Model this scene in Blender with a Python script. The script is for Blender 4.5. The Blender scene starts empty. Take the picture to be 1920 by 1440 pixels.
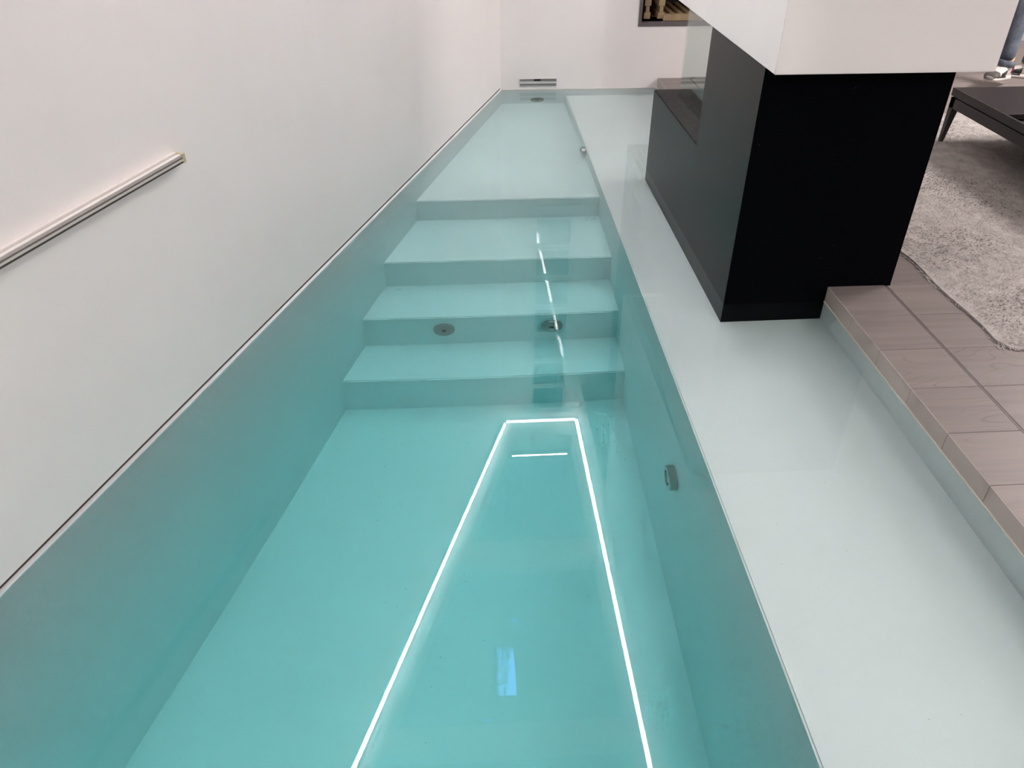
import bpy, bmesh, math, random
import numpy as np
from mathutils import Vector, Matrix
random.seed(7); rng = np.random.default_rng(7)
SC = bpy.context.scene; COL = SC.collection
# ------------------------------------------------------------------ camera
CAM_H = 1.6; F_PX = 1490.3
PITCH, YAW, ROLL = math.radians(35.2103), math.radians(3.7798), math.radians(0.1601)
def cam_axes(p, y, r):
    fwd = Vector((math.sin(y)*math.cos(p), math.cos(y)*math.cos(p), -math.sin(p)))
    right = Vector((math.cos(y), -math.sin(y), 0)); up = right.cross(fwd)
    c, s = math.cos(r), math.sin(r)
    return c*right + s*up, -s*right + c*up, fwd
_r, _u, _f = cam_axes(PITCH, YAW, ROLL)
cd = bpy.data.cameras.new('camera'); cam = bpy.data.objects.new('camera', cd); COL.objects.link(cam)
cd.sensor_width = 36; cd.lens = F_PX/1920*36; cd.clip_start = .05; cd.clip_end = 200
m = Matrix.Identity(4)
for i in range(3):
    m[i][0] = _r[i]; m[i][1] = _u[i]; m[i][2] = -_f[i]
m[2][3] = CAM_H
cam.matrix_world = m; SC.camera = cam
# ------------------------------------------------------------------ world, exposure, light
w = bpy.data.worlds.new('sky'); SC.world = w; w.use_nodes = True
w.node_tree.nodes['Background'].inputs[0].default_value = (.13, .30, 1, 1)
w.node_tree.nodes['Background'].inputs[1].default_value = 13.0
vs = SC.view_settings; vs.view_transform = 'Standard'; vs.look = 'None'; vs.gamma = 1; vs.use_curve_mapping = False
vs.exposure = 1.18
cy = SC.cycles
cy.max_bounces = 8; cy.diffuse_bounces = 4; cy.glossy_bounces = 4; cy.transmission_bounces = 8; cy.transparent_max_bounces = 12
cy.caustics_refractive = True; cy.caustics_reflective = False; cy.blur_glossy = 0.3
cy.sample_clamp_indirect = 25.0; cy.use_adaptive_sampling = True; cy.adaptive_threshold = .08; cy.adaptive_min_samples = 20
LED_L = 33.0            # radiance of the LED lines
LED_COL = (1.0, .935, .915)
LIVING_W = 75.0
RAIL_W = 0.006
# ------------------------------------------------------------------ dimensions
def xl(y): return -1.2005 + .3305*(y - 1.413)      # waterline of the slanted left wall
def xr(y): return .752 + .008*(y - 1)              # edge of the deep channel
YF = 6.0; YN = .2; ZC = 3.09; ZL = 2.68; XW = 1.465; ZF = .068; ZS = -.17
STEPS = [(-.34, 4.255), (-.605, 3.775), (-.87, 3.472), (-1.135, 3.195)]; ZB = -1.4
# ------------------------------------------------------------------ materials
MATS = {}
def mat(name, col, rough=.5, spec=.5, metal=0, fn=None, coat=0):
    if name in MATS: return MATS[name]
    m_ = bpy.data.materials.new(name); m_.use_nodes = True; nt = m_.node_tree; b = nt.nodes['Principled BSDF']
    b.inputs['Base Color'].default_value = (*col, 1); b.inputs['Roughness'].default_value = rough
    b.inputs['Specular IOR Level'].default_value = spec; b.inputs['Metallic'].default_value = metal
    b.inputs['Coat Weight'].default_value = coat
    if fn: fn(nt, b)
    MATS[name] = m_; return m_
def N(nt, t, **k):
    n = nt.nodes.new(t)
    for a, v in k.items(): setattr(n, a, v)
    return n
def noise(nt, scale, detail=3, rough=.5, vec=None):
    n = N(nt, 'ShaderNodeTexNoise'); n.inputs['Scale'].default_value = scale; n.inputs['Detail'].default_value = detail; n.inputs['Roughness'].default_value = rough
    if vec is not None: nt.links.new(vec, n.inputs['Vector'])
    return n
def objco(nt): return N(nt, 'ShaderNodeTexCoord').outputs['Object']
def ramp(nt, inp, stops):
    r = N(nt, 'ShaderNodeValToRGB'); e = r.color_ramp.elements
    while len(e) < len(stops): e.new(.5)
    for el, (p, c) in zip(e, stops): el.position = p; el.color = (*c, 1)
    nt.links.new(inp, r.inputs[0]); return r.outputs[0]
def bump(nt, b, h, strength, dist=.002):
    n = N(nt, 'ShaderNodeBump'); n.inputs['Strength'].default_value = strength; n.inputs['Distance'].default_value = dist
    nt.links.new(h, n.inputs['Height']); nt.links.new(n.outputs[0], b.inputs['Normal'])
def f_plaster(c, amt=.03):
    def fn(nt, b):
        co = objco(nt); n = noise(nt, 1.7, 4, .5, co)
        lo = tuple(x*(1-amt) for x in c); hi = tuple(min(1, x*(1+amt)) for x in c)
        nt.links.new(ramp(nt, n.outputs[0], [(.3, lo), (.7, hi)]), b.inputs['Base Color'])
        bump(nt, b, noise(nt, 260, 3, .6, co).outputs[0], .12, .001)
    return fn
def plaster(name, c, rough=.6, amt=.02): return mat(name, c, rough, .3, fn=f_plaster(c, amt))
WHITE = plaster('white_plaster', (.86, .835, .825))
HOODM = plaster('hood_plaster', (.87, .845, .835))
def f_liner(nt, b):
    co = objco(nt); n = noise(nt, 2.2, 5, .55, co)
    nt.links.new(ramp(nt, n.outputs[0], [(.3, (.825, .87, .87)), (.7, (.855, .893, .892))]), b.inputs['Base Color'])
LINER = mat('pool_resin', (.83, .86, .86), .45, .3, fn=f_liner)
LIP = mat('pale_lip', (.78, .74, .68), .5)
GAP = mat('shadow_gap', (.06, .05, .045), .8)
def f_black(nt, b):
    co = objco(nt); v = N(nt, 'ShaderNodeTexVoronoi'); v.inputs['Scale'].default_value = 26; nt.links.new(co, v.inputs['Vector'])
    nn = noise(nt, 7, 2, .5, co)
    a = N(nt, 'ShaderNodeMath', operation='LESS_THAN'); nt.links.new(v.outputs['Distance'], a.inputs[0]); a.inputs[1].default_value = .045
    c = N(nt, 'ShaderNodeMath', operation='GREATER_THAN'); nt.links.new(nn.outputs[0], c.inputs[0]); c.inputs[1].default_value = .56
    d = N(nt, 'ShaderNodeMath', operation='MULTIPLY'); nt.links.new(a.outputs[0], d.inputs[0]); nt.links.new(c.outputs[0], d.inputs[1])
    nt.links.new(ramp(nt, d.outputs[0], [(0, (.0025, .003, .0042)), (1, (.08, .08, .08))]), b.inputs['Base Color'])
BLACK = mat('black_lacquer', (.003, .0035, .005), .6, 0, fn=f_black)
def f_sheen(nt):
    b = nt.nodes['Principled BSDF']; o = nt.nodes['Material Output']; lw = N(nt, 'ShaderNodeLayerWeight'); lw.inputs[0].default_value = .5
    p = N(nt, 'ShaderNodeMath', operation='POWER'); nt.links.new(lw.outputs['Facing'], p.inputs[0]); p.inputs[1].default_value = 3.6
    q = N(nt, 'ShaderNodeMath', operation='MULTIPLY'); nt.links.new(p.outputs[0], q.inputs[0]); q.inputs[1].default_value = .55
    g = N(nt, 'ShaderNodeBsdfGlossy'); g.inputs['Roughness'].default_value = .33; mx = N(nt, 'ShaderNodeMixShader')
    nt.links.new(q.outputs[0], mx.inputs[0]); nt.links.new(b.outputs[0], mx.inputs[1]); nt.links.new(g.outputs[0], mx.inputs[2]); nt.links.new(mx.outputs[0], o.inputs[0])
f_sheen(BLACK.node_tree)
def f_granite(nt, b):
    co = objco(nt)
    nt.links.new(ramp(nt, noise(nt, 40, 6, .7, co).outputs[0], [(.35, (.022, .021, .022)), (.62, (.05, .047, .048)), (.75, (.10, .096, .098))]), b.inputs['Base Color'])
GRANITE = mat('dark_granite', (.02, .02, .02), .6, .3, fn=f_granite)
STEEL = mat('brushed_steel', (.62, .62, .60), .28, .5, 1)
FITM = mat('fitting_steel', (.38, .37, .355), .35, .5, .55)
DSTEEL = mat('dull_steel', (.34, .33, .32), .4, .5, 1)
CHROME = mat('chrome', (.75, .74, .73), .12, .5, 1)
HOLE = mat('dark_hole', (.004, .004, .004), .7)
FRAMEG = mat('grey_frame', (.13, .115, .12), .5)
def f_wood(base, dark, sx=1.3, sy=16, ring=True):
    def fn(nt, b):
        co = objco(nt); oi = N(nt, 'ShaderNodeObjectInfo')
        add = N(nt, 'ShaderNodeVectorMath', operation='ADD'); nt.links.new(co, add.inputs[0])
        sc = N(nt, 'ShaderNodeMath', operation='MULTIPLY'); nt.links.new(oi.outputs['Random'], sc.inputs[0]); sc.inputs[1].default_value = 37
        nt.links.new(sc.outputs[0], add.inputs[1])
        mp = N(nt, 'ShaderNodeMapping'); mp.inputs['Scale'].default_value = (sx, sy, sy); nt.links.new(add.outputs[0], mp.inputs[0])
        n1 = noise(nt, 1.6, 3, .5, mp.outputs[0]); 
        mp2 = N(nt, 'ShaderNodeMapping'); mp2.inputs['Scale'].default_value = (sx*.9, sy*.30, sy*.30); nt.links.new(add.outputs[0], mp2.inputs[0])
        wv = noise(nt, 1.3, 1.5, .45, mp2.outputs[0])
        mul = N(nt, 'ShaderNodeMath', operation='MULTIPLY'); nt.links.new(wv.outputs[0], mul.inputs[0]); mul.inputs[1].default_value = 15
        fr = N(nt, 'ShaderNodeMath', operation='PINGPONG'); nt.links.new(mul.outputs[0], fr.inputs[0]); fr.inputs[1].default_value = .5
        lines = ramp(nt, fr.outputs[0], [(0, (1, 1, 1)), (.10, (0, 0, 0))])
        tone = ramp(nt, n1.outputs[0], [(.3, tuple(x*.88 for x in base)), (.7, tuple(x*1.08 for x in base))])
        mx = N(nt, 'ShaderNodeMix', data_type='RGBA'); nt.links.new(tone, mx.inputs[6]); mx.inputs[7].default_value = (*dark, 1)
        f2 = N(nt, 'ShaderNodeMath', operation='MULTIPLY'); nt.links.new(lines, f2.inputs[0])
        pn = ramp(nt, noise(nt, 2.6, 2, .5, add.outputs[0]).outputs[0], [(.45, (0, 0, 0)), (.62, (.55, .55, .55))]); nt.links.new(pn, f2.inputs[1])
        nt.links.new(f2.outputs[0], mx.inputs[0])
        hv = N(nt, 'ShaderNodeHueSaturation'); nt.links.new(mx.outputs[2], hv.inputs['Color'])
        vr = N(nt, 'ShaderNodeMapRange'); nt.links.new(oi.outputs['Random'], vr.inputs[0]); vr.inputs[3].default_value = .93; vr.inputs[4].default_value = 1.06
        nt.links.new(vr.outputs[0], hv.inputs['Value'])
        nt.links.new(hv.outputs[0], b.inputs['Base Color'])
        bump(nt, b, n1.outputs[0], .15, .001)
    return fn
OAK = mat('washed_oak', (.33, .27, .255), .45, .35, fn=f_wood((.225, .195, .186), (.125, .102, .096)))
OAKR = mat('washed_oak_lit', (.33, .27, .255), .5, .3, fn=f_wood((.46, .405, .375), (.28, .235, .21), 16, 1.5))  # paler oak for the risers, light falling on them put into the colour
JOINT = mat('floor_strip', (.10, .083, .083), .5)
PINE = mat('raw_timber', (.36, .27, .16), .6, .3, fn=f_wood((.36, .27, .16), (.18, .12, .06), 14, 2))
TABM = mat('table_lacquer', (.032, .030, .030), .45, .35)
TABTOP = mat('table_top', (.020, .017, .018), .5, .22)
def f_rug(nt, b):
    co = objco(nt)
    nt.links.new(ramp(nt, noise(nt, 14, 5, .6, co).outputs[0], [(.3, (.37, .345, .33)), (.7, (.56, .535, .515))]), b.inputs['Base Color'])
RUG = mat('shag_pile', (.45, .42, .39), .9, .1, fn=f_rug)
def thin_glass(name, tint, refl=1.0):
    m_ = bpy.data.materials.new(name); m_.use_nodes = True; nt = m_.node_tree
    for n in list(nt.nodes): nt.nodes.remove(n)
    o = N(nt, 'ShaderNodeOutputMaterial'); mx = N(nt, 'ShaderNodeMixShader'); t = N(nt, 'ShaderNodeBsdfTransparent'); g = N(nt, 'ShaderNodeBsdfGlossy'); fr = N(nt, 'ShaderNodeFresnel')
    ge = N(nt, 'ShaderNodeNewGeometry'); mr = N(nt, 'ShaderNodeMapRange'); nt.links.new(ge.outputs['Backfacing'], mr.inputs[0])
    mr.inputs[3].default_value = 1.5*refl; mr.inputs[4].default_value = 1/(1.5*refl); nt.links.new(mr.outputs[0], fr.inputs[0]); t.inputs[0].default_value = (*tint, 1); g.inputs['Roughness'].default_value = 0
    nt.links.new(fr.outputs[0], mx.inputs[0]); nt.links.new(t.outputs[0], mx.inputs[1]); nt.links.new(g.outputs[0], mx.inputs[2]); nt.links.new(mx.outputs[0], o.inputs[0])
    return m_
GLASS = thin_glass('clear_glass', (.93, .96, .95))
WGLASS = thin_glass('window_glass', (.8, .85, .85), 1.3)
DGLASS = thin_glass('roof_glass', (.75, .82, .82))
def emis(name, col, s):
    m_ = bpy.data.materials.new(name); m_.use_nodes = True; b = m_.node_tree.nodes['Principled BSDF']
    b.inputs['Base Color'].default_value = (.9, .9, .9, 1); b.inputs['Emission Color'].default_value = (*col, 1); b.inputs['Emission Strength'].default_value = s
    return m_
DIFFUSER = emis('led_diffuser', LED_COL, 2.0)
def water_mat():
    m_ = bpy.data.materials.new('pool_water'); m_.use_nodes = True; nt = m_.node_tree
    for n in list(nt.nodes): nt.nodes.remove(n)
    o = N(nt, 'ShaderNodeOutputMaterial'); g = N(nt, 'ShaderNodeBsdfGlass'); g.inputs['IOR'].default_value = 1.333; g.inputs['Roughness'].default_value = 0
    v = N(nt, 'ShaderNodeVolumeAbsorption'); v.inputs['Color'].default_value = (.0, .965, .985, 1); v.inputs['Density'].default_value = .36
    nt.links.new(g.outputs[0], o.inputs['Surface']); nt.links.new(v.outputs[0], o.inputs['Volume'])
    return m_
WATER = water_mat()
# ------------------------------------------------------------------ mesh helpers
def new_obj(name, me, parent=None, material=None, loc=None):
    o = bpy.data.objects.new(name, me); COL.objects.link(o)
    if material and me: me.materials.append(material)
    if loc is not None: o.location = loc
    if parent:
        o.parent = parent
        if loc is None:
            wl, q = Vector((0, 0, 0)), parent
            while q: wl += q.location; q = q.parent
            o.location = -wl
    return o
def tag(o, label=None, cat=None, group=None, kind=None):
    if label: o['label'] = label
    if cat: o['category'] = cat
    if group: o['group'] = group
    if kind: o['kind'] = kind
    return o
def empty(name, loc, label=None, cat=None, group=None, kind=None):
    o = bpy.data.objects.new(name, None); COL.objects.link(o); o.location = loc; o.empty_display_size = .05
    return tag(o, label, cat, group, kind)
def fin(bm, name, parent, material, smooth=False, loc=None):
    bmesh.ops.recalc_face_normals(bm, faces=bm.faces)
    me = bpy.data.meshes.new(name); bm.to_mesh(me); bm.free()
    if smooth:
        for p in me.polygons: p.use_smooth = True
    return new_obj(name, me, parent, material, loc)
def abox(bm, x0, x1, y0, y1, z0, z1, bev=0):
    vs_ = [bm.verts.new(c) for c in ((x0,y0,z0),(x1,y0,z0),(x1,y1,z0),(x0,y1,z0),(x0,y0,z1),(x1,y0,z1),(x1,y1,z1),(x0,y1,z1))]
    fs = [bm.faces.new([vs_[i] for i in f]) for f in ((0,3,2,1),(4,5,6,7),(0,1,5,4),(1,2,6,5),(2,3,7,6),(3,0,4,7))]
    if bev: bmesh.ops.bevel(bm, geom=list({e for f in fs for e in f.edges}), offset=bev, segments=1, affect='EDGES')
def box(name, parent, material, x0, x1, y0, y1, z0, z1, bev=0, loc=None):
    bm = bmesh.new(); abox(bm, x0, x1, y0, y1, z0, z1, bev); return fin(bm, name, parent, material, loc=loc)
def aprism(bm, pts, z0, z1):
    a = [bm.verts.new((x, y, z0)) for x, y in pts]; b = [bm.verts.new((x, y, z1)) for x, y in pts]; n = len(pts)
    bm.faces.new(a[::-1]); bm.faces.new(b)
    for i in range(n): bm.faces.new((a[i], a[(i+1) % n], b[(i+1) % n], b[i]))
def prism(name, parent, material, pts, z0, z1):
    bm = bmesh.new(); aprism(bm, pts, z0, z1); return fin(bm, name, parent, material)
def alathe(bm, prof, seg=28, axis='y'):
    """prof: (radius, along); revolve about an axis"""
    rings = []
    for r, t in prof:
        ring = []
        for k in range(seg if r > 1e-6 else 1):
            a = 2*math.pi*k/seg; c, s = r*math.cos(a), r*math.sin(a)
            ring.append(bm.verts.new((c, t, s) if axis == 'y' else ((t, c, s) if axis == 'x' else (c, s, t))))
        rings.append(ring)
    for A, B in zip(rings, rings[1:]):
        if len(A) == 1 and len(B) == 1: continue
        for k in range(seg):
            q = [A[k % len(A)], A[(k+1) % len(A)], B[(k+1) % len(B)], B[k % len(B)]]
            q = list(dict.fromkeys(q))
            if len(q) > 2: bm.faces.new(q)
def struct(o): o['kind'] = 'structure'; return o
# ------------------------------------------------------------------ room shell
def slant(y, off): return xl(y) + off
LW = .010        # plaster sits this far behind the pool lip
YB, YE, XE = -2.6, 7.05, 6.2
struct(prism('wall_left', None, WHITE, [(xl(YB)-LW, YB), (xl(YF+.3)-LW, YF+.3), (xl(YF+.3)-.35, YF+.3), (xl(YB)-.35, YB)], .016, 3.6))
struct(prism('trim_1', None, GAP, [(xl(YB)-LW-.004, YB), (xl(YF)-LW-.004, YF), (xl(YF)-.2, YF), (xl(YB)-.2, YB)], -.01, .0155))
# far wall with the timber niche and the tall window cut out
NX0, NX1, NZ0, NZ1 = 1.285, 2.05, .423, 2.66
WX0, WX1, WZ0, WZ1 = .565, .905, .985, 2.965
def panel_with_holes(name, material, xs, zs, holes, y0, y1):
    bm = bmesh.new()
    X = sorted({*xs, *[h[0] for h in holes], *[h[1] for h in holes]}); Z = sorted({*zs, *[h[2] for h in holes], *[h[3] for h in holes]})
    solid = lambda i, j: 0 <= i < len(X)-1 and 0 <= j < len(Z)-1 and not any(h[0] <= (X[i]+X[i+1])/2 <= h[1] and h[2] <= (Z[j]+Z[j+1])/2 <= h[3] for h in holes)
    vd = {}
    def v(*c):
        if c not in vd: vd[c] = bm.verts.new(c)
        return vd[c]
    for i in range(len(X)-1):
        for j in range(len(Z)-1):
            if not solid(i, j): continue
            a, b, c, d = X[i], X[i+1], Z[j], Z[j+1]
            bm.faces.new((v(a,y0,c), v(b,y0,c), v(b,y0,d), v(a,y0,d))); bm.faces.new((v(a,y1,c), v(a,y1,d), v(b,y1,d), v(b,y1,c)))
            if not solid(i-1, j): bm.faces.new((v(a,y0,c), v(a,y0,d), v(a,y1,d), v(a,y1,c)))
            if not solid(i+1, j): bm.faces.new((v(b,y0,c), v(b,y1,c), v(b,y1,d), v(b,y0,d)))
            if not solid(i, j-1): bm.faces.new((v(a,y0,c), v(a,y1,c), v(b,y1,c), v(b,y0,c)))
            if not solid(i, j+1): bm.faces.new((v(a,y0,d), v(b,y0,d), v(b,y1,d), v(a,y1,d)))
    return fin(bm, name, None, material)
wf = struct(panel_with_holes('wall_far', WHITE, (0.1, 2.4), (.004, 3.6), [(NX0, NX1, NZ0, NZ1), (WX0, WX1, WZ0, WZ1)], YF, YF+.25))
struct(box('trim_2', None, LIP, .1, 1.5, YF-.004, YF+.1, -.01, .0035))
struct(box('wall_right', None, WHITE, XE, XE+.2, YB, YE+.2, ZF-.1, 3.2))
struct(box('wall_back', None, WHITE, xl(YB)-.4, XE+.2, YB-.2, YB, ZF-.1, 3.6))
GREYW = plaster('grey_plaster', (.42, .39, .37))
struct(box('wall_living', None, GREYW, 2.2, XE+.2, YE, YE+.2, ZF-.1, 3.2))
struct(box('wall_return', None, WHITE, 2.2, 2.4, YF+.25, YE, ZF-.1, 3.2))
# ceiling over the pool: a frame around three roof windows
SKY = [(4.46, 5.78), (2.89, 4.27), (1.30, 2.74)]
bm = bmesh.new(); T = .17
def sl(y): return xl(y) + .125
aprism(bm, [(xl(YF)-.3, YF+.25), (1.3, YF+.25), (1.3, SKY[0][1]), (xl(SKY[0][1])-.3, SKY[0][1])], ZC, ZC+T)
for y0, y1 in SKY:
    aprism(bm, [(xl(y0)-.3, y0), (sl(y0), y0), (sl(y1), y1), (xl(y1)-.3, y1)], ZC, ZC+T)
    aprism(bm, [(.94, y0), (1.3, y0), (1.3, y1), (.94, y1)], ZC, ZC+T)
for y0, y1 in ((SKY[1][1], SKY[0][0]), (SKY[2][1], SKY[1][0]), (YB-.2, SKY[2][0])):
    aprism(bm, [(xl(y0)-.3, y0), (1.3, y0), (1.3, y1), (xl(y1)-.3, y1)], ZC, ZC+T)
struct(fin(bm, 'ceiling', None, WHITE))
for k, (y0, y1) in enumerate(SKY):
    w0 = struct(empty('window_%d' % (k+1), ((sl(y0)+.94)/2, (y0+y1)/2, ZC+T)))
    bm = bmesh.new(); e = .03
    aprism(bm, [(sl(y0)-e, y0-e), (.94+e, y0-e), (.94+e, y0+e), (sl(y0+e)-e, y0+e)], ZC+T, ZC+T+.09)
    aprism(bm, [(sl(y1-e)-e, y1-e), (.94+e, y1-e), (.94+e, y1+e), (sl(y1)-e, y1+e)], ZC+T, ZC+T+.09)
    aprism(bm, [(sl(y0)-e, y0), (sl(y0)+e, y0), (sl(y1)+e, y1), (sl(y1)-e, y1)], ZC+T, ZC+T+.09)
    aprism(bm, [(.94-e, y0), (.94+e, y0), (.94+e, y1), (.94-e, y1)], ZC+T, ZC+T+.09)
    fin(bm, 'window_frame', w0, FRAMEG)
    prism('pane', w0, DGLASS, [(sl(y0)-.02, y0), (.95, y0), (.95, y1), (sl(y1)-.02, y1)], ZC+.21, ZC+.216)
# living-room ceiling, lower, with the fascia along the pool
XFA = 1.037
bm = bmesh.new(); abox(bm, XFA, XE+.2, YB-.2, YE+.2, ZL, ZC+.02)
struct(fin(bm, 'ceiling_living', None, WHITE))
# ------------------------------------------------------------------ pool basin
pool = tag(empty('pool_basin', (0, 3, 0)), 'wedge-shaped white pool basin with steps and a shallow side shelf', 'pool')
prism('left_wall', pool, LINER, [(xl(YN-.3), YN-.3), (xl(YF+.02), YF+.02), (xl(YF+.02)-.16, YF+.02), (xl(YN-.3)-.16, YN-.3)], ZB-.1, .005)
box('far_wall', pool, LINER, .1, 1.6, YF, YF+.2, ZB-.1, .003)
prism('near_wall', pool, LINER, [(xl(YN)-.1, YN-.2), (XW+.05, YN-.2), (XW+.05, YN), (xl(YN)-.1, YN)], ZB-.1, .05)
prism('basin_floor', pool, LINER, [(xl(YN)-.05, YN-.05), (1.0, YN-.05), (1.0, 3.4), (xl(3.4)-.05, 3.4)], ZB-.1, ZB)
ends = [YF+.05]*4
for (z, y), y1 in zip(STEPS, ends):
    bm = bmesh.new(); n = 14
    aprism(bm, [(xl(y)-.05, y), (xr(y)+.05, y), (xr(y1)+.05, y1), (xl(y1)-.05, y1)], z-.30, z)
    es = [e for e in bm.edges if all(abs(v.co.z-z) < 1e-6 and abs(v.co.y-y) < 1e-6 for v in e.verts)]
    bmesh.ops.bevel(bm, geom=es, offset=.006, segments=2, affect='EDGES')
    fin(bm, 'step', pool, LINER)
bm = bmesh.new(); aprism(bm, [(xr(YN-.05), YN-.05), (XW+.05, YN-.05), (XW+.05, YF+.05), (xr(YF+.05), YF+.05)], ZB-.1, ZS)
es = [e for e in bm.edges if all(abs(v.co.z-ZS) < 1e-6 and v.co.x < 1 for v in e.verts)]
bmesh.ops.bevel(bm, geom=es, offset=.006, segments=2, affect='EDGES')
fin(bm, 'shallow_shelf', pool, LINER)
box('shelf_curb', pool, LINER, XW, XW+.08, YN-.1, YF+.05, ZS-.05, .002)
struct(box('trim_3', None, LIP, XW-.003, XW+.05, YN, YF, -.004, .0025))
struct(prism('floor_deck', None, LINER, [(xl(YB)-.1, YB-.1), (XW+.05, YB-.1), (XW+.05, YN-.02), (xl(YN)-.1, YN-.02)], -.2, .05))
# water body: one closed volume whose hidden sides lie inside the basin walls
wt = prism('pool_water', None, WATER, [(xl(YN-.05)-.05, YN-.05), (XW+.03, YN-.05), (XW+.03, YF+.05), (xl(YF+.05)-.05, YF+.05)], ZB-.05, 0)
tag(wt, 'still clear turquoise water filling the wedge-shaped pool', 'water', kind='stuff')
# ------------------------------------------------------------------ LED lines and their light
def led_line(label, a, b, width, inward, ztop=ZC-.004, k=1.0, tilt=.75):
    """a, b: ends (x, y) on a vertical face, inward: unit vector pointing into the room"""
    a, b, n = Vector(a), Vector(b), Vector(inward).normalized(); d = (b-a).normalized(); c = (a+b)/2; L = (b-a).length
    r = empty('led_light_line', (c.x, c.y, ztop), label, 'light strip', 'light lines along the pool ceiling')
    q = lambda o0, o1: [tuple(a+n*o0), tuple(b+n*o0), tuple(b+n*o1), tuple(a+n*o1)]
    prism('channel', r, STEEL, q(0, .007), ztop-width-.004, ztop)
    prism('diffuser', r, DIFFUSER, q(.007, .009), ztop-width-.002, ztop-.002)
    l = bpy.data.lights.new('led_glow', 'AREA'); l.shape = 'RECTANGLE'; l.size = L; l.size_y = width; l.color = LED_COL
    l.energy = LED_L*k*math.pi*L*width
    out = Vector((n.x*math.cos(tilt), n.y*math.cos(tilt), -math.sin(tilt))); X = Vector((d.x, d.y, 0)); Z = -out; Y = Z.cross(X)
    lo = bpy.data.objects.new('led_glow', l); COL.objects.link(lo); lo.parent = r
    M_ = Matrix((X, Y, Z)).transposed().to_4x4(); M_.translation = Vector((n.x*.016, n.y*.016, -.002-width/2)); lo.matrix_local = M_
    return r
_n = Vector((1, -.3305))
led_line('long slanting light line high along the left wall', (xl(YF)-LW+.012, YF-.03), (xl(.6)-LW, .6), .036, _n, k=1.1, tilt=.6)
led_line('short light line across the top of the far wall', (xl(YF)+.03, YF), (XFA-.03, YF), .026, (0, -1), k=.6)
led_line('straight light line high along the fascia above the hood', (XFA-.004, YF-.03), (XFA-.004, .6), .040, (-1, 0), tilt=1.15)
led_line('faint light line high inside the far roof window recess', (.36, 5.749), (.905, 5.749), .014, (0, -1), ZC+.207, .7)
# living room: two unseen fill lamps added at the ceiling, one behind the camera
for LX, LY, lb, kw in ((5.0, 4.3, 'unseen square fill lamp added above the far end of the rug', 1.05), (2.7, -.7, 'unseen square fill lamp added near the back wall', .55)):
    lp = empty('fill_lamp', (LX, LY, ZL), lb, 'lamp', 'fill lamps added to the living room')
    box('lamp_body', lp, mat('lamp_white', (.8, .8, .8), .5), LX-.65, LX+.65, LY-.65, LY+.65, ZL-.05, ZL)
    l = bpy.data.lights.new('lamp_glow', 'AREA'); l.shape = 'SQUARE'; l.size = 1.2; l.energy = LIVING_W*kw; l.color = (1, .905, .88)
    lo = bpy.data.objects.new('lamp_glow', l); COL.objects.link(lo); lo.parent = lp; lo.location = (0, 0, -.055)
# ------------------------------------------------------------------ living-room floor of wide boards
floor = struct(empty('floor', (3.5, 2, ZF)))
JW = .0016
ys = [2.531 - .2365*k for k in range(-20, 25)]; ys = [y for y in ys if YB < y < YE]; ys.sort()
ys = [YB] + ys + [YE]
def plank(x0, x1, y0, y1, z0=ZF-.02, z1=ZF, nm='plank', ma=OAK):
    cx, cy_ = (x0+x1)/2, (y0+y1)/2
    bm = bmesh.new(); abox(bm, x0-cx+JW/2, x1-cx-JW/2, y0-cy_+JW/2, y1-cy_-JW/2, z0-z1, 0, .0012)
    o = fin(bm, nm, None, ma); o.parent = floor; o.location = Vector((cx, cy_, z1)) - floor.location; return o
box('subfloor', floor, JOINT, XW+.02, XE+.1, YB-.1, YE+.1, -.05, ZF-.02)
box('joint_strip', floor, JOINT, 1.699, 1.708, YB, 2.768, ZF-.03, ZF-.001)
FX0, FX1, FY0, FY1 = 1.045, 1.724, 2.77, 4.33
for y0, y1 in zip(ys, ys[1:]):
    yy0, yy1 = y0, y1
    if y1 > FY0 and y0 < FY1:            # beside the fireplace
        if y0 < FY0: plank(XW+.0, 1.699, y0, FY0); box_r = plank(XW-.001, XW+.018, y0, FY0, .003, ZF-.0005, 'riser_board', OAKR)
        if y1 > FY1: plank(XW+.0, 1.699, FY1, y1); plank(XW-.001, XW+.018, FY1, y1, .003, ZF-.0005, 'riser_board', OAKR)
    elif y1 <= YF+.3:
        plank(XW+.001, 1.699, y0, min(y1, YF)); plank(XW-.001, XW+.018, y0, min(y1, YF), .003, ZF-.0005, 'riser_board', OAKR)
    cut = 3.1 + 1.5*random.random()
    xs0 = 1.708 if not (y1 > FY0+.002 and y0 < FY1) else FX1+.001
    if y0 >= YF: xs0 = 2.4
    plank(xs0, cut, y0, y1)
    plank(cut, XE, y0, y1)
# ------------------------------------------------------------------ fireplace
fp = empty('fireplace', (1.38, 3.5, 0), 'black lacquered fireplace standing half in the water', 'fireplace')
FYM, FZL, FZT = 3.437, .437, .925
bm = bmesh.new(); abox(bm, FX0, FX1, FY0, FYM, ZS, .9275); fin(bm, 'tall_block', fp, BLACK)
bm = bmesh.new(); abox(bm, FX0, FX1, FYM, FY1, ZS, FZL-.004); fin(bm, 'hearth_block', fp, BLACK)
box('hearth_top', fp, GRANITE, FX0+.004, FX1-.004, FYM, FY1-.004, FZL-.004, FZL)
box('burner_tray', fp, HOLE, 1.19, 1.60, FYM+.02, 4.12, FZL, FZL+.006)
GX, GY = 1.148, 4.19
box('glass_pane', fp, GLASS, GX-.003, GX+.003, FYM+.001, GY, FZL, .9245)
box('glass_pane', fp, GLASS, GX+.003, FX1-.05, GY-.006, GY, FZL, .9245)
box('glass_rail', fp, FRAMEG, GX-.012, GX+.012, FYM+.001, GY+.01, .903, .9245)
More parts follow.
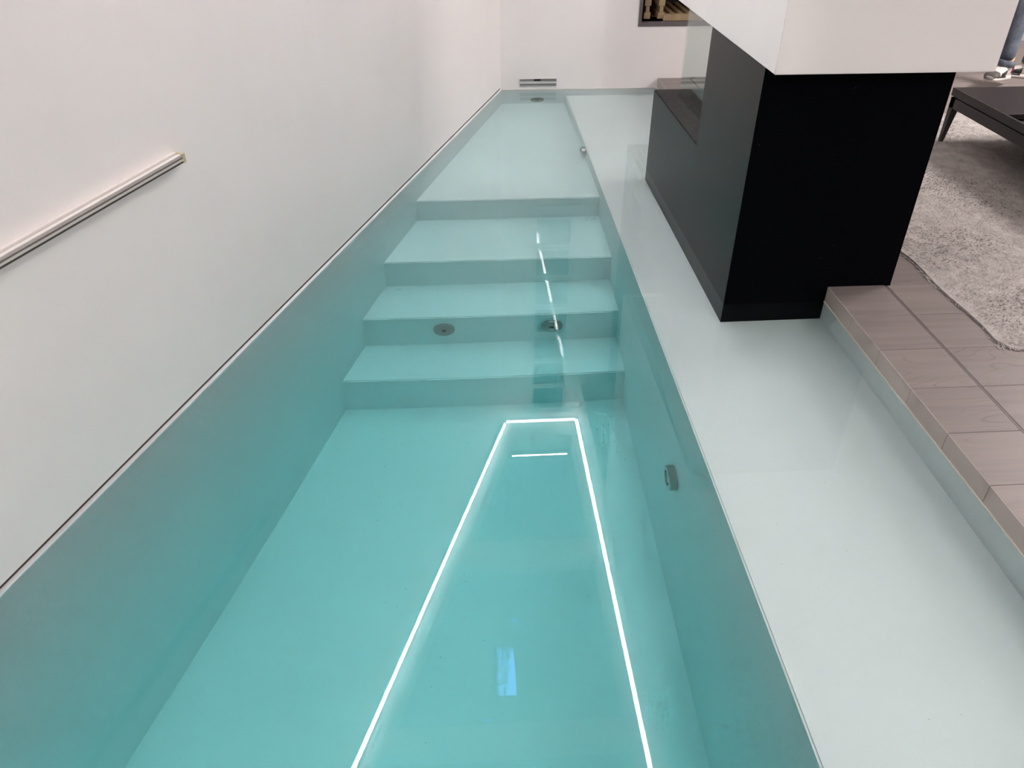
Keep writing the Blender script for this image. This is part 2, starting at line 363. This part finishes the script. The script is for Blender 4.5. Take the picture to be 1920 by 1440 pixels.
box('glass_rail', fp, FRAMEG, GX+.012, FX1-.04, GY-.014, GY+.01, .903, .9245)
# white hood hanging from the ceiling over the fireplace
HX0, HX1, HY0, HY1, HZ = 1.033, 1.783, 2.648, 4.55, .928
hood = empty('fireplace_hood', ((HX0+HX1)/2, (HY0+HY1)/2, HZ), 'large white plastered hood above the black fireplace', 'chimney hood')
bm = bmesh.new(); abox(bm, HX0, HX1, HY0, HY1, HZ, ZC-.05)
es = [e for e in bm.edges if sum(v.co.z for v in e.verts) < 2*ZC-.2]
bmesh.ops.bevel(bm, geom=es, offset=.003, segments=2, affect='EDGES'); fin(bm, 'hood_body', hood, HOODM)
box('hood_inner_rim', hood, FRAMEG, HX0+.05, HX1-.05, FYM, HY1-.05, HZ-.003, HZ+.01)
# ------------------------------------------------------------------ timber niche
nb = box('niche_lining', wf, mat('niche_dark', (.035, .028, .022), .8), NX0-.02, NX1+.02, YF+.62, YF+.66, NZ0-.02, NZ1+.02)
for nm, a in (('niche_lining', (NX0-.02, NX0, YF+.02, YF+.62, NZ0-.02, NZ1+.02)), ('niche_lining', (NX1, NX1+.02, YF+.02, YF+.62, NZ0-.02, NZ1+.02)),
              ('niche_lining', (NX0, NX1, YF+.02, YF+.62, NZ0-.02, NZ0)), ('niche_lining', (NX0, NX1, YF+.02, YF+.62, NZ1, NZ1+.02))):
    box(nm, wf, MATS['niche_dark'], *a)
FW = .022
for a in ((NX0, NX0+FW, NZ0, NZ1), (NX1-FW, NX1, NZ0, NZ1), (NX0+FW, NX1-FW, NZ0, NZ0+FW), (NX0+FW, NX1-FW, NZ1-FW, NZ1)):
    box('niche_frame', wf, FRAMEG, a[0], a[1], YF-.004, YF+.06, a[2], a[3])
def timber(label, x0, x1, y0, y1, z0, z1):
    c = ((x0+x1)/2, (y0+y1)/2, z0)
    bm = bmesh.new(); abox(bm, x0-c[0], x1-c[0], y0-c[1], y1-c[1], 0, z1-z0, .002)
    return tag(fin(bm, 'stacked_slat', None, PINE, loc=c), label, 'timber', 'timber stacked in the wall niche', 'thing')
z0 = NZ0+FW
timber('flat timber laid along the front sill of the wall niche', 1.475, 1.93, YF+.06, YF+.12, z0+.001, z0+.040)
zz = z0+.012
lab = ('bottom', 'second', 'third', 'fourth', 'fifth', 'sixth', 'seventh', 'eighth', 'ninth', 'tenth', 'eleventh', 'topmost')
xcol = (1.359, 1.459)
for s_, x in zip(('left', 'right'), xcol): timber('low bearer under the %s timber column in the niche' % s_, x-.035, x+.035, YF+.2, YF+.26, z0+.0005, z0+.012)
zz = z0+.013
for k in range(12):
    wide = k % 2 == 0; hh = .044 if wide else .040
    for x, s_ in zip(xcol, ('left', 'right')):
        hw = .023 if wide else .013
        timber('%s %s timber counted up the %s column in the niche' % (lab[k], 'wide' if wide else 'narrow', s_), x-hw, x+hw, YF+.07, YF+.55, zz, zz+hh)
    zz += hh+.0005
for j, w_ in enumerate(('first', 'second', 'third', 'fourth', 'fifth', 'sixth', 'seventh')):
    x = 1.50 + .062*j
    timber('%s slat right of the timber columns on the niche floor' % w_, x-.016, x+.016, YF+.121, YF+.6, z0+.008, z0+.036)
# ------------------------------------------------------------------ tall seven-pane window in the far wall
w4 = struct(empty('window_4', ((WX0+WX1)/2, YF+.03, WZ0)))
WFR = mat('window_white', (.74, .73, .72), .4)
def ring4(name, parent, ma, x0, x1, z0, z1, t, ya, yb):
    bm = bmesh.new(); abox(bm, x0, x0+t, ya, yb, z0, z1); abox(bm, x1-t, x1, ya, yb, z0, z1); abox(bm, x0+t, x1-t, ya, yb, z0, z0+t); abox(bm, x0+t, x1-t, ya, yb, z1-t, z1)
    return fin(bm, name, parent, ma)
ring4('window_frame', w4, WFR, WX0, WX1, WZ0, WZ1, .010, YF-.006, YF+.06)
ring4('outer_bead', w4, WFR, .497, .985, .905, 2.985, .008, YF-.010, YF+.0)
box('frame_back', w4, mat('gasket', (.10, .10, .10), .6), WX0+.010, WX0+.02, YF+.03, YF+.05, WZ0+.01, WZ1-.01)
ph = (WZ1-WZ0-.02)/7
for k in range(7):
    za, zb = WZ0+.010+k*ph+.006, WZ0+.010+(k+1)*ph-.006
    sh = ring4('sash', w4, WFR, WX0+.012, WX1-.012, za, zb, .019, YF-.004, YF+.045)
    box('pane', sh, WGLASS, WX0+.031, WX1-.031, YF+.014, YF+.018, za+.019, zb-.019)
    if k: box('gasket', w4, MATS['gasket'], WX0+.012, WX1-.012, YF+.012, YF+.04, za-.0115, za-.0005)
bm = bmesh.new(); abox(bm, WX0-.05, WX1+.05, YF+.45, YF+.5, WZ0-.1, WZ1+.1)
for a in ((WX0-.05, WX0-.02, WZ0-.1, WZ1+.1), (WX1+.02, WX1+.05, WZ0-.1, WZ1+.1), (WX0-.02, WX1+.02, WZ0-.1, WZ0-.05), (WX0-.02, WX1+.02, WZ1+.05, WZ1+.1)):
    abox(bm, a[0], a[1], YF+.251, YF+.45, a[2], a[3])
fin(bm, 'light_shaft', w4, mat('shaft_grey', (.16, .16, .165), .8))
# ------------------------------------------------------------------ overflow slots in the far wall
og = empty('overflow_grille', (.582, YF, .05), 'steel overflow grille of two slots low in the far wall', 'grille')
box('backing_plate', og, mat('grille_white', (.74, .72, .71), .5), .446, .718, YF-.003, YF+.02, .022, .078)
for z in (.028, .060):
    s = box('slot_bar', og, DSTEEL, .449, .715, YF-.0045, YF-.002, z, z+.015)
    box('slot_lip', s, CHROME, .449, .715, YF-.007, YF-.004, z-.002, z+.0005)
box('slot_opening', og, HOLE, .55, .60, YF-.0052, YF-.003, .061, .074)
# ------------------------------------------------------------------ steel fittings under water
def fitting(label, loc, axis, r=.054, depth=.016):
    o = empty('pool_fitting', loc, label, 'pool fitting', 'round steel fittings in the pool walls')
    ax = axis
    def P(prof): return [(a, -b) for a, b in prof]
    bm = bmesh.new(); alathe(bm, P([(0, 0), (r, 0), (r, depth*.75), (r*.96, depth), (r*.30, depth), (r*.28, depth*.7), (0, depth*.7)]), 36, ax); fin(bm, 'flange', o, FITM, loc=(0,0,0))
    bm = bmesh.new(); alathe(bm, P([(r*.26, depth*.7), (r*.24, depth*1.15), (r*.16, depth*1.15), (r*.16, depth*.75), (0, depth*.75)]), 24, ax); fin(bm, 'nozzle', o, DSTEEL, loc=(0,0,0))
    bm = bmesh.new(); alathe(bm, P([(r*.155, depth*.8), (r*.155, depth*1.05), (0, depth*1.05)]), 20, ax); fin(bm, 'nozzle_opening', o, HOLE, loc=(0,0,0))
    return o
fitting('left of two steel nozzles in the riser of the third step', (-.117, STEPS[2][1], -.985), 'y')
fitting('right of two steel nozzles in the riser of the third step', (.433, STEPS[2][1], -.985), 'y')
fitting('small round nozzle in the far pool wall below the overflow grille', (.577, YF, -.25), 'y', .05)
def ring_light(label, loc):
    r, d = .056, .030
    o = empty('pool_fitting', loc, label, 'pool fitting', 'ring fittings in the pool side wall')
    P = lambda prof: [(a, -b) for a, b in prof]
    bm = bmesh.new(); alathe(bm, P([(0, 0), (r, 0), (r, d*.85), (r*.93, d), (r*.62, d), (r*.60, d*.6), (0, d*.6)]), 36, 'x'); fin(bm, 'ring', o, mat('ring_steel', (.42, .42, .40), .18, .5, 1), loc=(0,0,0))
    bm = bmesh.new(); alathe(bm, P([(r*.58, d*.62), (r*.5, d*.8), (0, d*.8)]), 28, 'x'); fin(bm, 'lens', o, FITM, loc=(0,0,0))
    return o
ring_light('thick steel ring fitting in the right side wall of the deep pool', (xr(2.2), 2.205, -.70))
ring_light('small far steel ring fitting just below the shelf edge', (xr(4.9), 4.9, -.255))
# grit on the pool floor and shelf
bm = bmesh.new()
def grit(x, y, z, s):
    a = random.random()*6; pts = [(x+s*math.cos(a+i*2.1), y+s*math.sin(a+i*2.1), z+.0005) for i in range(3)]
    vs_ = [bm.verts.new(p) for p in pts]; t_ = bm.verts.new((x, y, z+s*.8)); bm.faces.new(vs_)
    for i in range(3): bm.faces.new((vs_[i], vs_[(i+1) % 3], t_))
for _ in range(26): grit(.62+random.gauss(0, .05), 3.02+random.gauss(0, .09), ZB, .0022+.0018*random.random())
for _ in range(14): grit(.735-abs(random.gauss(0, .03)), 3.755-0*abs(random.gauss(0, .02))+.0+random.gauss(.47, .012)*0, ZB+.0, .001)
for _ in range(18): grit(.755-abs(random.gauss(0, .035)), 4.235-abs(random.gauss(0, .02)), STEPS[1][0], .002+.002*random.random())
for _ in range(9): grit(xl(3.75)+.05+random.random()*.04, 3.74, STEPS[2][0], .0022)
for _ in range(30): grit(random.uniform(-.5, .65), random.uniform(1.3, 3.1), ZB, .0016+.001*random.random())
for _ in range(14): grit(random.uniform(.85, 1.4), random.uniform(1.0, 2.6), ZS, .0014)
tag(fin(bm, 'sand_grit', None, mat('grit_dark', (.05, .05, .045), .9)), 'scattered dark grit lying on the pool steps and floor', 'grit', kind='stuff')
# ------------------------------------------------------------------ rail on the left wall
y0, y1 = .35, 2.436
hr = empty('handrail', (xl(2.0), 2.0, .765), 'slim metal handrail with an added glow on its top edge on the left wall', 'handrail')
n2 = Vector((1, -.3305)).normalized(); 
def rail(nm, m_, o0, o1, z0, z1, ya=y0, yb=y1):
    p = lambda y, o: (xl(y)-LW+n2.x*o, y+n2.y*o)
    return prism(nm, hr, m_, [p(ya, o0), p(yb, o0), p(yb, o1), p(ya, o1)], z0, z1)
rail('back_plate', mat('rail_white', (.74, .70, .67), .5), -.002, .010, .752, .782)
rail('upper_profile', mat('rail_grey', (.50, .455, .44), .45, .4), .010, .030, .769, .777)
rail('groove', mat('rail_groove', (.05, .042, .042), .6), .008, .022, .764, .769)
rail('lower_profile', mat('rail_pale', (.62, .60, .57), .35), .010, .031, .7585, .764)
rail('lower_lip', mat('rail_dark', (.07, .06, .055), .5), .002, .029, .752, .758)
rail('end_cap', mat('rail_brass', (.55, .50, .30), .4), -.002, .031, .751, .779, y1, y1+.012)
l = bpy.data.lights.new('added_rail_glow', 'AREA'); l.shape = 'RECTANGLE'; l.size = (y1-y0)*1.05; l.size_y = .010; l.color = (1, .80, .77); l.energy = RAIL_W  # faint uplight added on the rail, which has no lamp
lo = bpy.data.objects.new('added_rail_glow', l); COL.objects.link(lo); lo.parent = hr
ym = (y0+y1)/2; lo.location = Vector((xl(ym)-LW+n2.x*.021, ym+n2.y*.021, .7785))-hr.location
lo.rotation_euler = Matrix(((.3305, -1*n2.x, 0), (1, -1*n2.y, 0), (0, 0, -1))).transposed().transposed().to_euler() if False else (math.pi, 0, math.atan2(1, .3305))
rail('pale_top_strip', mat('rail_strip', (.8, .78, .75), .5), .016, .027, .777, .7775)  # pale strip added under the glow, not a real lamp slot
# ------------------------------------------------------------------ rug
def rug_edge(t): return 1.885 + .018*math.sin(t*3.1) + .008*math.sin(t*11)
RY0, RY1, RX1 = 2.26, 5.0, 4.6
pts = []
for k in range(25): y = RY0+.06+(RY1-RY0-.12)*k/24; pts.append((rug_edge(y)+.012*math.exp(-((y-2.95)/.3)**2), y))
pts += [(rug_edge(RY1)+.05, RY1), (RX1, RY1), (RX1, RY0-.01)]
for k in range(12): x = RX1-.1-(RX1-2.05)*k/11; pts.append((x, RY0-.012+.008*math.sin(x*4)))
pts += [(1.925, RY0+.012)]
rg = empty('shag_rug', (3.2, 3.6, ZF), 'large light grey shag rug with a wavy edge', 'rug')
prism('rug_base', rg, RUG, [(x+(.006 if x < 2.2 else 0), y+(.006 if y < 2.4 else 0)) for x, y in pts[::-1]], ZF+.0005, ZF+.008)
nf = 95000
px = rng.uniform(1.88, 3.75, nf); py = rng.uniform(RY0-.01, RY1, nf)
ed = 1.885 + .018*np.sin(py*3.1) + .008*np.sin(py*11) + .012*np.exp(-((py-2.95)/.3)**2)
cr = (px < 1.94) & (py < RY0+.06) & (((px-1.95)/.07)**2 + ((py-RY0-.06)/.07)**2 > 1)
ok = (px > ed-.004) & ~cr & (py > RY0-.012+.008*np.sin(px*4)); px, py, ed = px[ok], py[ok], ed[ok]; nf = len(px)
flow = 2.2*np.sin(px*4.1+1.3*np.sin(py*3.3))+1.7*np.sin(py*5.2+px*2)+rng.normal(0, .8, nf)
ln = rng.uniform(.012, .026, nf); wd = rng.uniform(.0014, .0028, nf)
dx, dy = np.cos(flow), np.sin(flow)
out = np.clip((ed+.03-px)/.03, 0, 1); dx = dx-.3*out; low = np.clip((RY0+.02-py)/.03, 0, 1); dy = dy-.3*low; out = np.maximum(out, low)
v = np.zeros((nf, 3, 3)); z = ZF+.006-.004*out
v[:, 0] = np.c_[px-dy*wd, py+dx*wd, z]; v[:, 1] = np.c_[px+dy*wd, py-dx*wd, z]
v[:, 2] = np.c_[px+dx*ln*.75, py+dy*ln*.75, np.maximum(z+ln*.42*rng.uniform(.5, 1.2, nf)-out*.003, ZF+.004)]
me = bpy.data.meshes.new('pile'); me.vertices.add(nf*3); me.vertices.foreach_set('co', v.reshape(-1))
me.loops.add(nf*3); me.loops.foreach_set('vertex_index', np.arange(nf*3, dtype=np.int32))
me.polygons.add(nf); me.polygons.foreach_set('loop_start', np.arange(0, nf*3, 3, dtype=np.int32)); me.update(calc_edges=True)
new_obj('pile', me, rg, RUG)['kind'] = 'stuff'
# ------------------------------------------------------------------ coffee table
TX0, TX1, TY0, TY1, TZ = 2.805, 4.2, 3.05, 4.49, .379
tb = empty('coffee_table', (3.5, 3.8, ZF+.02), 'low dark grey coffee table standing on the shag rug', 'coffee table')
YT = 3.98
box('table_top', tb, TABTOP, TX0+.012, TX1-.012, YT, TY1-.012, TZ-.030, TZ, .002)
bm = bmesh.new()
abox(bm, TX0, TX0+.012, TY0, TY1, TZ-.042, TZ); abox(bm, TX1-.012, TX1, TY0, TY1, TZ-.042, TZ)
abox(bm, TX0+.012, TX1-.012, TY1-.012, TY1, TZ-.042, TZ); abox(bm, TX0+.012, TX1-.012, TY0, TY0+.012, TZ-.042, TZ)
fin(bm, 'edge_band', tb, TABM)
box('tray_recess', tb, HOLE, TX0+.012, TX1-.012, TY0+.012, YT, TZ-.042, TZ-.036)
bm = bmesh.new(); zA, zB = TZ-.105, TZ-.050
abox(bm, TX0+.004, TX0+.03, TY0+.004, TY1-.004, zA, zB); abox(bm, TX1-.03, TX1-.004, TY0+.004, TY1-.004, zA, zB)
abox(bm, TX0+.03, TX1-.03, TY1-.03, TY1-.004, zA, zB); abox(bm, TX0+.03, TX1-.03, TY0+.004, TY0+.03, zA, zB)
abox(bm, TX0+.02, TX1-.02, TY0+.02, TY1-.02, zB, TZ-.042)
fin(bm, 'apron', tb, TABM)
for lx, ly, sx, sy in ((TX0+.004, TY1-.004, 1, -1), (TX0+.004, TY0+.004, 1, 1), (TX1-.004, TY1-.004, -1, -1), (TX1-.004, TY0+.004, -1, 1)):
    bm = bmesh.new(); a, b_ = .045, .020
    tp = [(lx, ly), (lx+sx*a, ly), (lx+sx*a, ly+sy*a), (lx, ly+sy*a)]; bt = [(lx, ly), (lx+sx*b_, ly), (lx+sx*b_, ly+sy*b_), (lx, ly+sy*b_)]
    A = [bm.verts.new((x, y, zB)) for x, y in tp]; B = [bm.verts.new((x, y, ZF+.0085)) for x, y in bt]
    bm.faces.new(A); bm.faces.new(B[::-1])
    for i in range(4): bm.faces.new((A[i], B[i], B[(i+1) % 4], A[(i+1) % 4]))
    fin(bm, 'leg', tb, TABM)
# ------------------------------------------------------------------ leaves, sky and an added blocker above the roof windows
bm = bmesh.new()
def leaf(x, y, z, s):
    a = Vector((random.gauss(0,1), random.gauss(0,1), random.gauss(0,.5))).normalized(); b = a.orthogonal().normalized(); c = Vector((x, y, z))
    bm.faces.new([bm.verts.new(p) for p in (c-a*s, c-b*s*.45, c+a*s, c+b*s*.45)])
ZR = 3.85; KR = (ZR+CAM_H)/(ZC+CAM_H)          # openings cut in the added blocker slab, where sky shows
gaps = [(.118, .243, 3.085, 3.47), (.245, .305, 3.61, 3.73), (-.045, .075, 2.57, 2.715), (.025, .07, 2.875, 2.935)]
def clear(x, y):
    if .245 < x: return (x-.245)*1.4+.005 < 3.725-y and y > 3.63
    if x < .08: return y < 2.69 or 2.885 < y
    return (y-3.085) < (x-.165)*5.2 and not .168 < x-.03*math.sin(y*60) < .178 or (.13 < x < .155 and y < 3.13)
for gx0, gx1, gy0, gy1 in gaps:
    for _ in range(900):
        x, y = random.uniform(gx0-.02, gx1+.02), random.uniform(gy0-.02, gy1+.02)
        if not clear(x, y): leaf(x*KR, y*KR, ZR-random.uniform(.012, .05), random.uniform(.008, .02))
tag(fin(bm, 'tree_foliage', None, mat('night_leaves', (.02, .03, .02), .8)), 'dark leaves hanging in the gaps of the added sky blocker', 'foliage', kind='stuff')
bm = bmesh.new()
X = sorted({-7, 7, *[g*KR for q in gaps for g in q[:2]]}); Yg = sorted({-5, 13, *[g*KR for q in gaps for g in q[2:]]})
for a, b in zip(X, X[1:]):
    for c, d in zip(Yg, Yg[1:]):
        if not any(q[0]*KR < (a+b)/2 < q[1]*KR and q[2]*KR < (c+d)/2 < q[3]*KR for q in gaps): abox(bm, a, b, c, d, ZR, ZR+.02)
struct(fin(bm, 'sky_blocker', None, mat('blocker_dark', (.02, .02, .022), .8)))  # unseen slab added to keep sky light out except at the gaps
# ------------------------------------------------------------------ person walking in the living room
DENIM = mat('denim', (.085, .10, .125), .85, .2, fn=lambda nt, b: nt.links.new(ramp(nt, noise(nt, 9, 6, .65, objco(nt)).outputs[0], [(.3, (.045, .055, .075)), (.7, (.14, .165, .20))]), b.inputs['Base Color']))
SKIN = mat('skin', (.50, .32, .23), .5); HAIR = mat('hair', (.03, .02, .015), .6); SHIRT = mat('dark_shirt', (.03, .03, .035), .8)
SHW = mat('shoe_white', (.62, .58, .55), .5); SHB = mat('shoe_black', (.012, .014, .014), .5); SHM = mat('shoe_maroon', (.10, .015, .03), .5); SHG = mat('shoe_grey', (.08, .075, .07), .6)
SOCK = mat('sock', (.45, .33, .18), .8)
person = empty('person', (4.1, 5.75, ZF), 'person in blue jeans and white and black sneakers walking past', 'person')
def skin(name, parent, material, verts, edges, radii, root=0, sub=2):
    me = bpy.data.meshes.new(name); me.from_pydata([tuple(Vector(p)-Vector(person.location)) for p in verts], edges, [])
    o = new_obj(name, me, parent, material, loc=(0, 0, 0))
    md = o.modifiers.new('skin', 'SKIN'); md.use_smooth_shade = True
    for i, sv in enumerate(me.skin_vertices[0].data):
        r = radii[i]; sv.radius = (r, r) if not isinstance(r, tuple) else r; sv.use_root = i == root
    s = o.modifiers.new('sub', 'SUBSURF'); s.levels = sub; s.render_levels = sub
    return o
A1 = Vector((3.86, 5.66, .225)); A2 = Vector((4.195, 5.86, .185))
hip = Vector((4.06, 5.80, 1.02)); K1 = Vector((3.875, 5.72, .62)); K2 = Vector((4.14, 5.82, .60))
body_v = [hip, hip+Vector((-.03,0,.22)), hip+Vector((-.05,0,.42)), hip+Vector((-.06,0,.52)), hip+Vector((-.08,0,.60)),
          hip+Vector((-.06,-.19,.43)), hip+Vector((-.02,-.24,.14)), hip+Vector((-.20,-.24,-.05)),
          hip+Vector((-.06,.19,.43)), hip+Vector((.02,.24,.14)), hip+Vector((-.12,.26,-.08))]
skin('body', person, SHIRT, body_v, [(0,1),(1,2),(2,3),(3,4),(2,5),(5,6),(6,7),(2,8),(8,9),(9,10)], [(.14,.17),(.13,.16),(.15,.17),.06,.055,.07,.05,.035,.07,.05,.035])
H = hip+Vector((-.10, 0, .72))
bm = bmesh.new(); bmesh.ops.create_uvsphere(bm, u_segments=20, v_segments=14, radius=.105, matrix=Matrix.Translation(H-person.location) @ Matrix.Diagonal((.95, .78, 1.18, 1)))
for v_ in bm.verts:
    d = v_.co-(H-person.location)
    if d.x < -.07 and abs(d.y) < .02 and -.05 < d.z < .02: v_.co.x -= .022
head = fin(bm, 'head', person, SKIN, True, loc=(0,0,0))
bm = bmesh.new(); bmesh.ops.create_uvsphere(bm, u_segments=20, v_segments=14, radius=.114, matrix=Matrix.Translation(H-person.location+Vector((.012,0,.012))) @ Matrix.Diagonal((.95, .80, 1.16, 1)))
bmesh.ops.delete(bm, geom=[v_ for v_ in bm.verts if (v_.co-(H-person.location)).x < -.045 and (v_.co-(H-person.location)).z < .06 or (v_.co-(H-person.location)).z < -.08], context='VERTS')
fin(bm, 'hair', person, HAIR, True, loc=(0,0,0))
for s in (-1, 1):
    bm = bmesh.new(); bmesh.ops.create_uvsphere(bm, u_segments=8, v_segments=6, radius=.011, matrix=Matrix.Translation(H-person.location+Vector((-.092, s*.034, .005)))); fin(bm, 'eye', head, HAIR, True, loc=(0,0,0))
    bm = bmesh.new(); bmesh.ops.create_uvsphere(bm, u_segments=10, v_segments=8, radius=.03, matrix=Matrix.Translation(H-person.location+Vector((.0, s*.083, -.005))) @ Matrix.Diagonal((.6, .35, 1, 1))); fin(bm, 'ear', head, SKIN, True, loc=(0,0,0))
for wv, sgn in ((body_v[7], -1), (body_v[10], 1)):
    vv = [wv, wv+Vector((-.03,0,-.07))]; ee = [(0,1)]; rr = [.026, .034]
    for j in range(4):
        b0 = len(vv); yo = -.026+.017*j
        vv += [wv+Vector((-.04, yo, -.11)), wv+Vector((-.045, yo, -.145)), wv+Vector((-.06, yo, -.168+.004*abs(j-1.5)))]; ee += [(1,b0),(b0,b0+1),(b0+1,b0+2)]; rr += [.0095, .009, .008]
    b0 = len(vv); vv += [wv+Vector((-.06,-sgn*.02,-.06)), wv+Vector((-.075,-sgn*.025,-.10))]; ee += [(0,b0),(b0,b0+1)]; rr += [.011,.009]
    skin('hand', person, SKIN, vv, ee, rr, 0, 1)
def jean(ank, knee, hp):
    pts_ = [hip+Vector((0,0,.04)), hip+hp, knee.lerp(hip+hp, .5), knee, knee.lerp(ank, .45), ank.lerp(knee, .16), ank.lerp(knee, .02)]
    j = skin('jeans_leg', person, DENIM, pts_, [(i, i+1) for i in range(6)], [.13, .105, .09, .073, .066, .055, .054], 0)
    c = ank-person.location
    bm = bmesh.new(); alathe(bm, [(.057,-.02),(.064,-.018),(.066,.02),(.058,.022),(.05,.02),(.05,-.02),(.057,-.02)], 20, 'z')
    o = fin(bm, 'turned_cuff', j, DENIM, True, loc=c); o.rotation_euler = (0, .15, 0); return j
jean(A1, K1, Vector((-.01,-.09,-.06))); jean(A2, K2, Vector((.01,.09,-.06)))
def shoe(base, rz, pitch):
    """toe along -x in its own frame"""
    o = empty('shoe', Vector(base)-person.location); o.parent = person; o.rotation_euler = (0, pitch, rz)
    secs = [(-.205,.030,.030),(-.19,.040,.048),(-.15,.047,.060),(-.10,.049,.075),(-.05,.044,.100),(-.01,.040,.115),(.03,.040,.112),(.065,.037,.105),(.078,.026,.09)]
    def shell(nm, ma, sel, zf, grow):
        bm = bmesh.new(); rings = []
        for x, hw, h in sel:
            ring = []
            for k in range(14):
                a = 2*math.pi*k/14; c, s = math.cos(a), math.sin(a)
                z0_, z1_ = zf(h); zc, zr = (z0_+z1_)/2, (z1_-z0_)/2
                ring.append(bm.verts.new((x, (hw+grow)*math.copysign(abs(c)**.6, c), zc+(zr+grow)*math.copysign(abs(s)**.7, s))))
            rings.append(ring)
        for R0, R1 in zip(rings, rings[1:]):
            for k in range(14): bm.faces.new((R0[k], R0[(k+1) % 14], R1[(k+1) % 14], R1[k]))
        bm.faces.new(rings[0]); bm.faces.new(rings[-1][::-1]); return fin(bm, nm, o, ma, True, loc=(0,0,0))
    shell('upper', SHW, secs, lambda h: (.02, h), 0)
    shell('sole', SHW, secs, lambda h: (0, .028), .004)
    shell('toe_cap', SHG, secs[:3], lambda h: (.012, h), .0035)
    shell('side_patch', SHB, [(-.125,.048,.07),(-.08,.048,.08),(-.045,.044,.092)], lambda h: (.03, h-.012), .003)
    shell('heel_patch', SHM, [(.03,.040,.10),(.065,.038,.10),(.076,.028,.085)], lambda h: (.035, h), .003)
    shell('lower_stripe', SHB, [(-.17,.044,.05),(-.10,.049,.05),(-.05,.046,.05)], lambda h: (.020, .034), .0045)
    bm = bmesh.new(); alathe(bm, [(0,.07),(.036,.07),(.034,.15),(0,.15)], 16, 'z'); s = fin(bm, 'sock', o, SOCK, True, loc=(.02, 0, 0))
    return o
shoe((A1.x+.005, A1.y, ZF+.045), .6, .10)
shoe((A2.x+.0, A2.y, ZF+.001), -.5, 0)
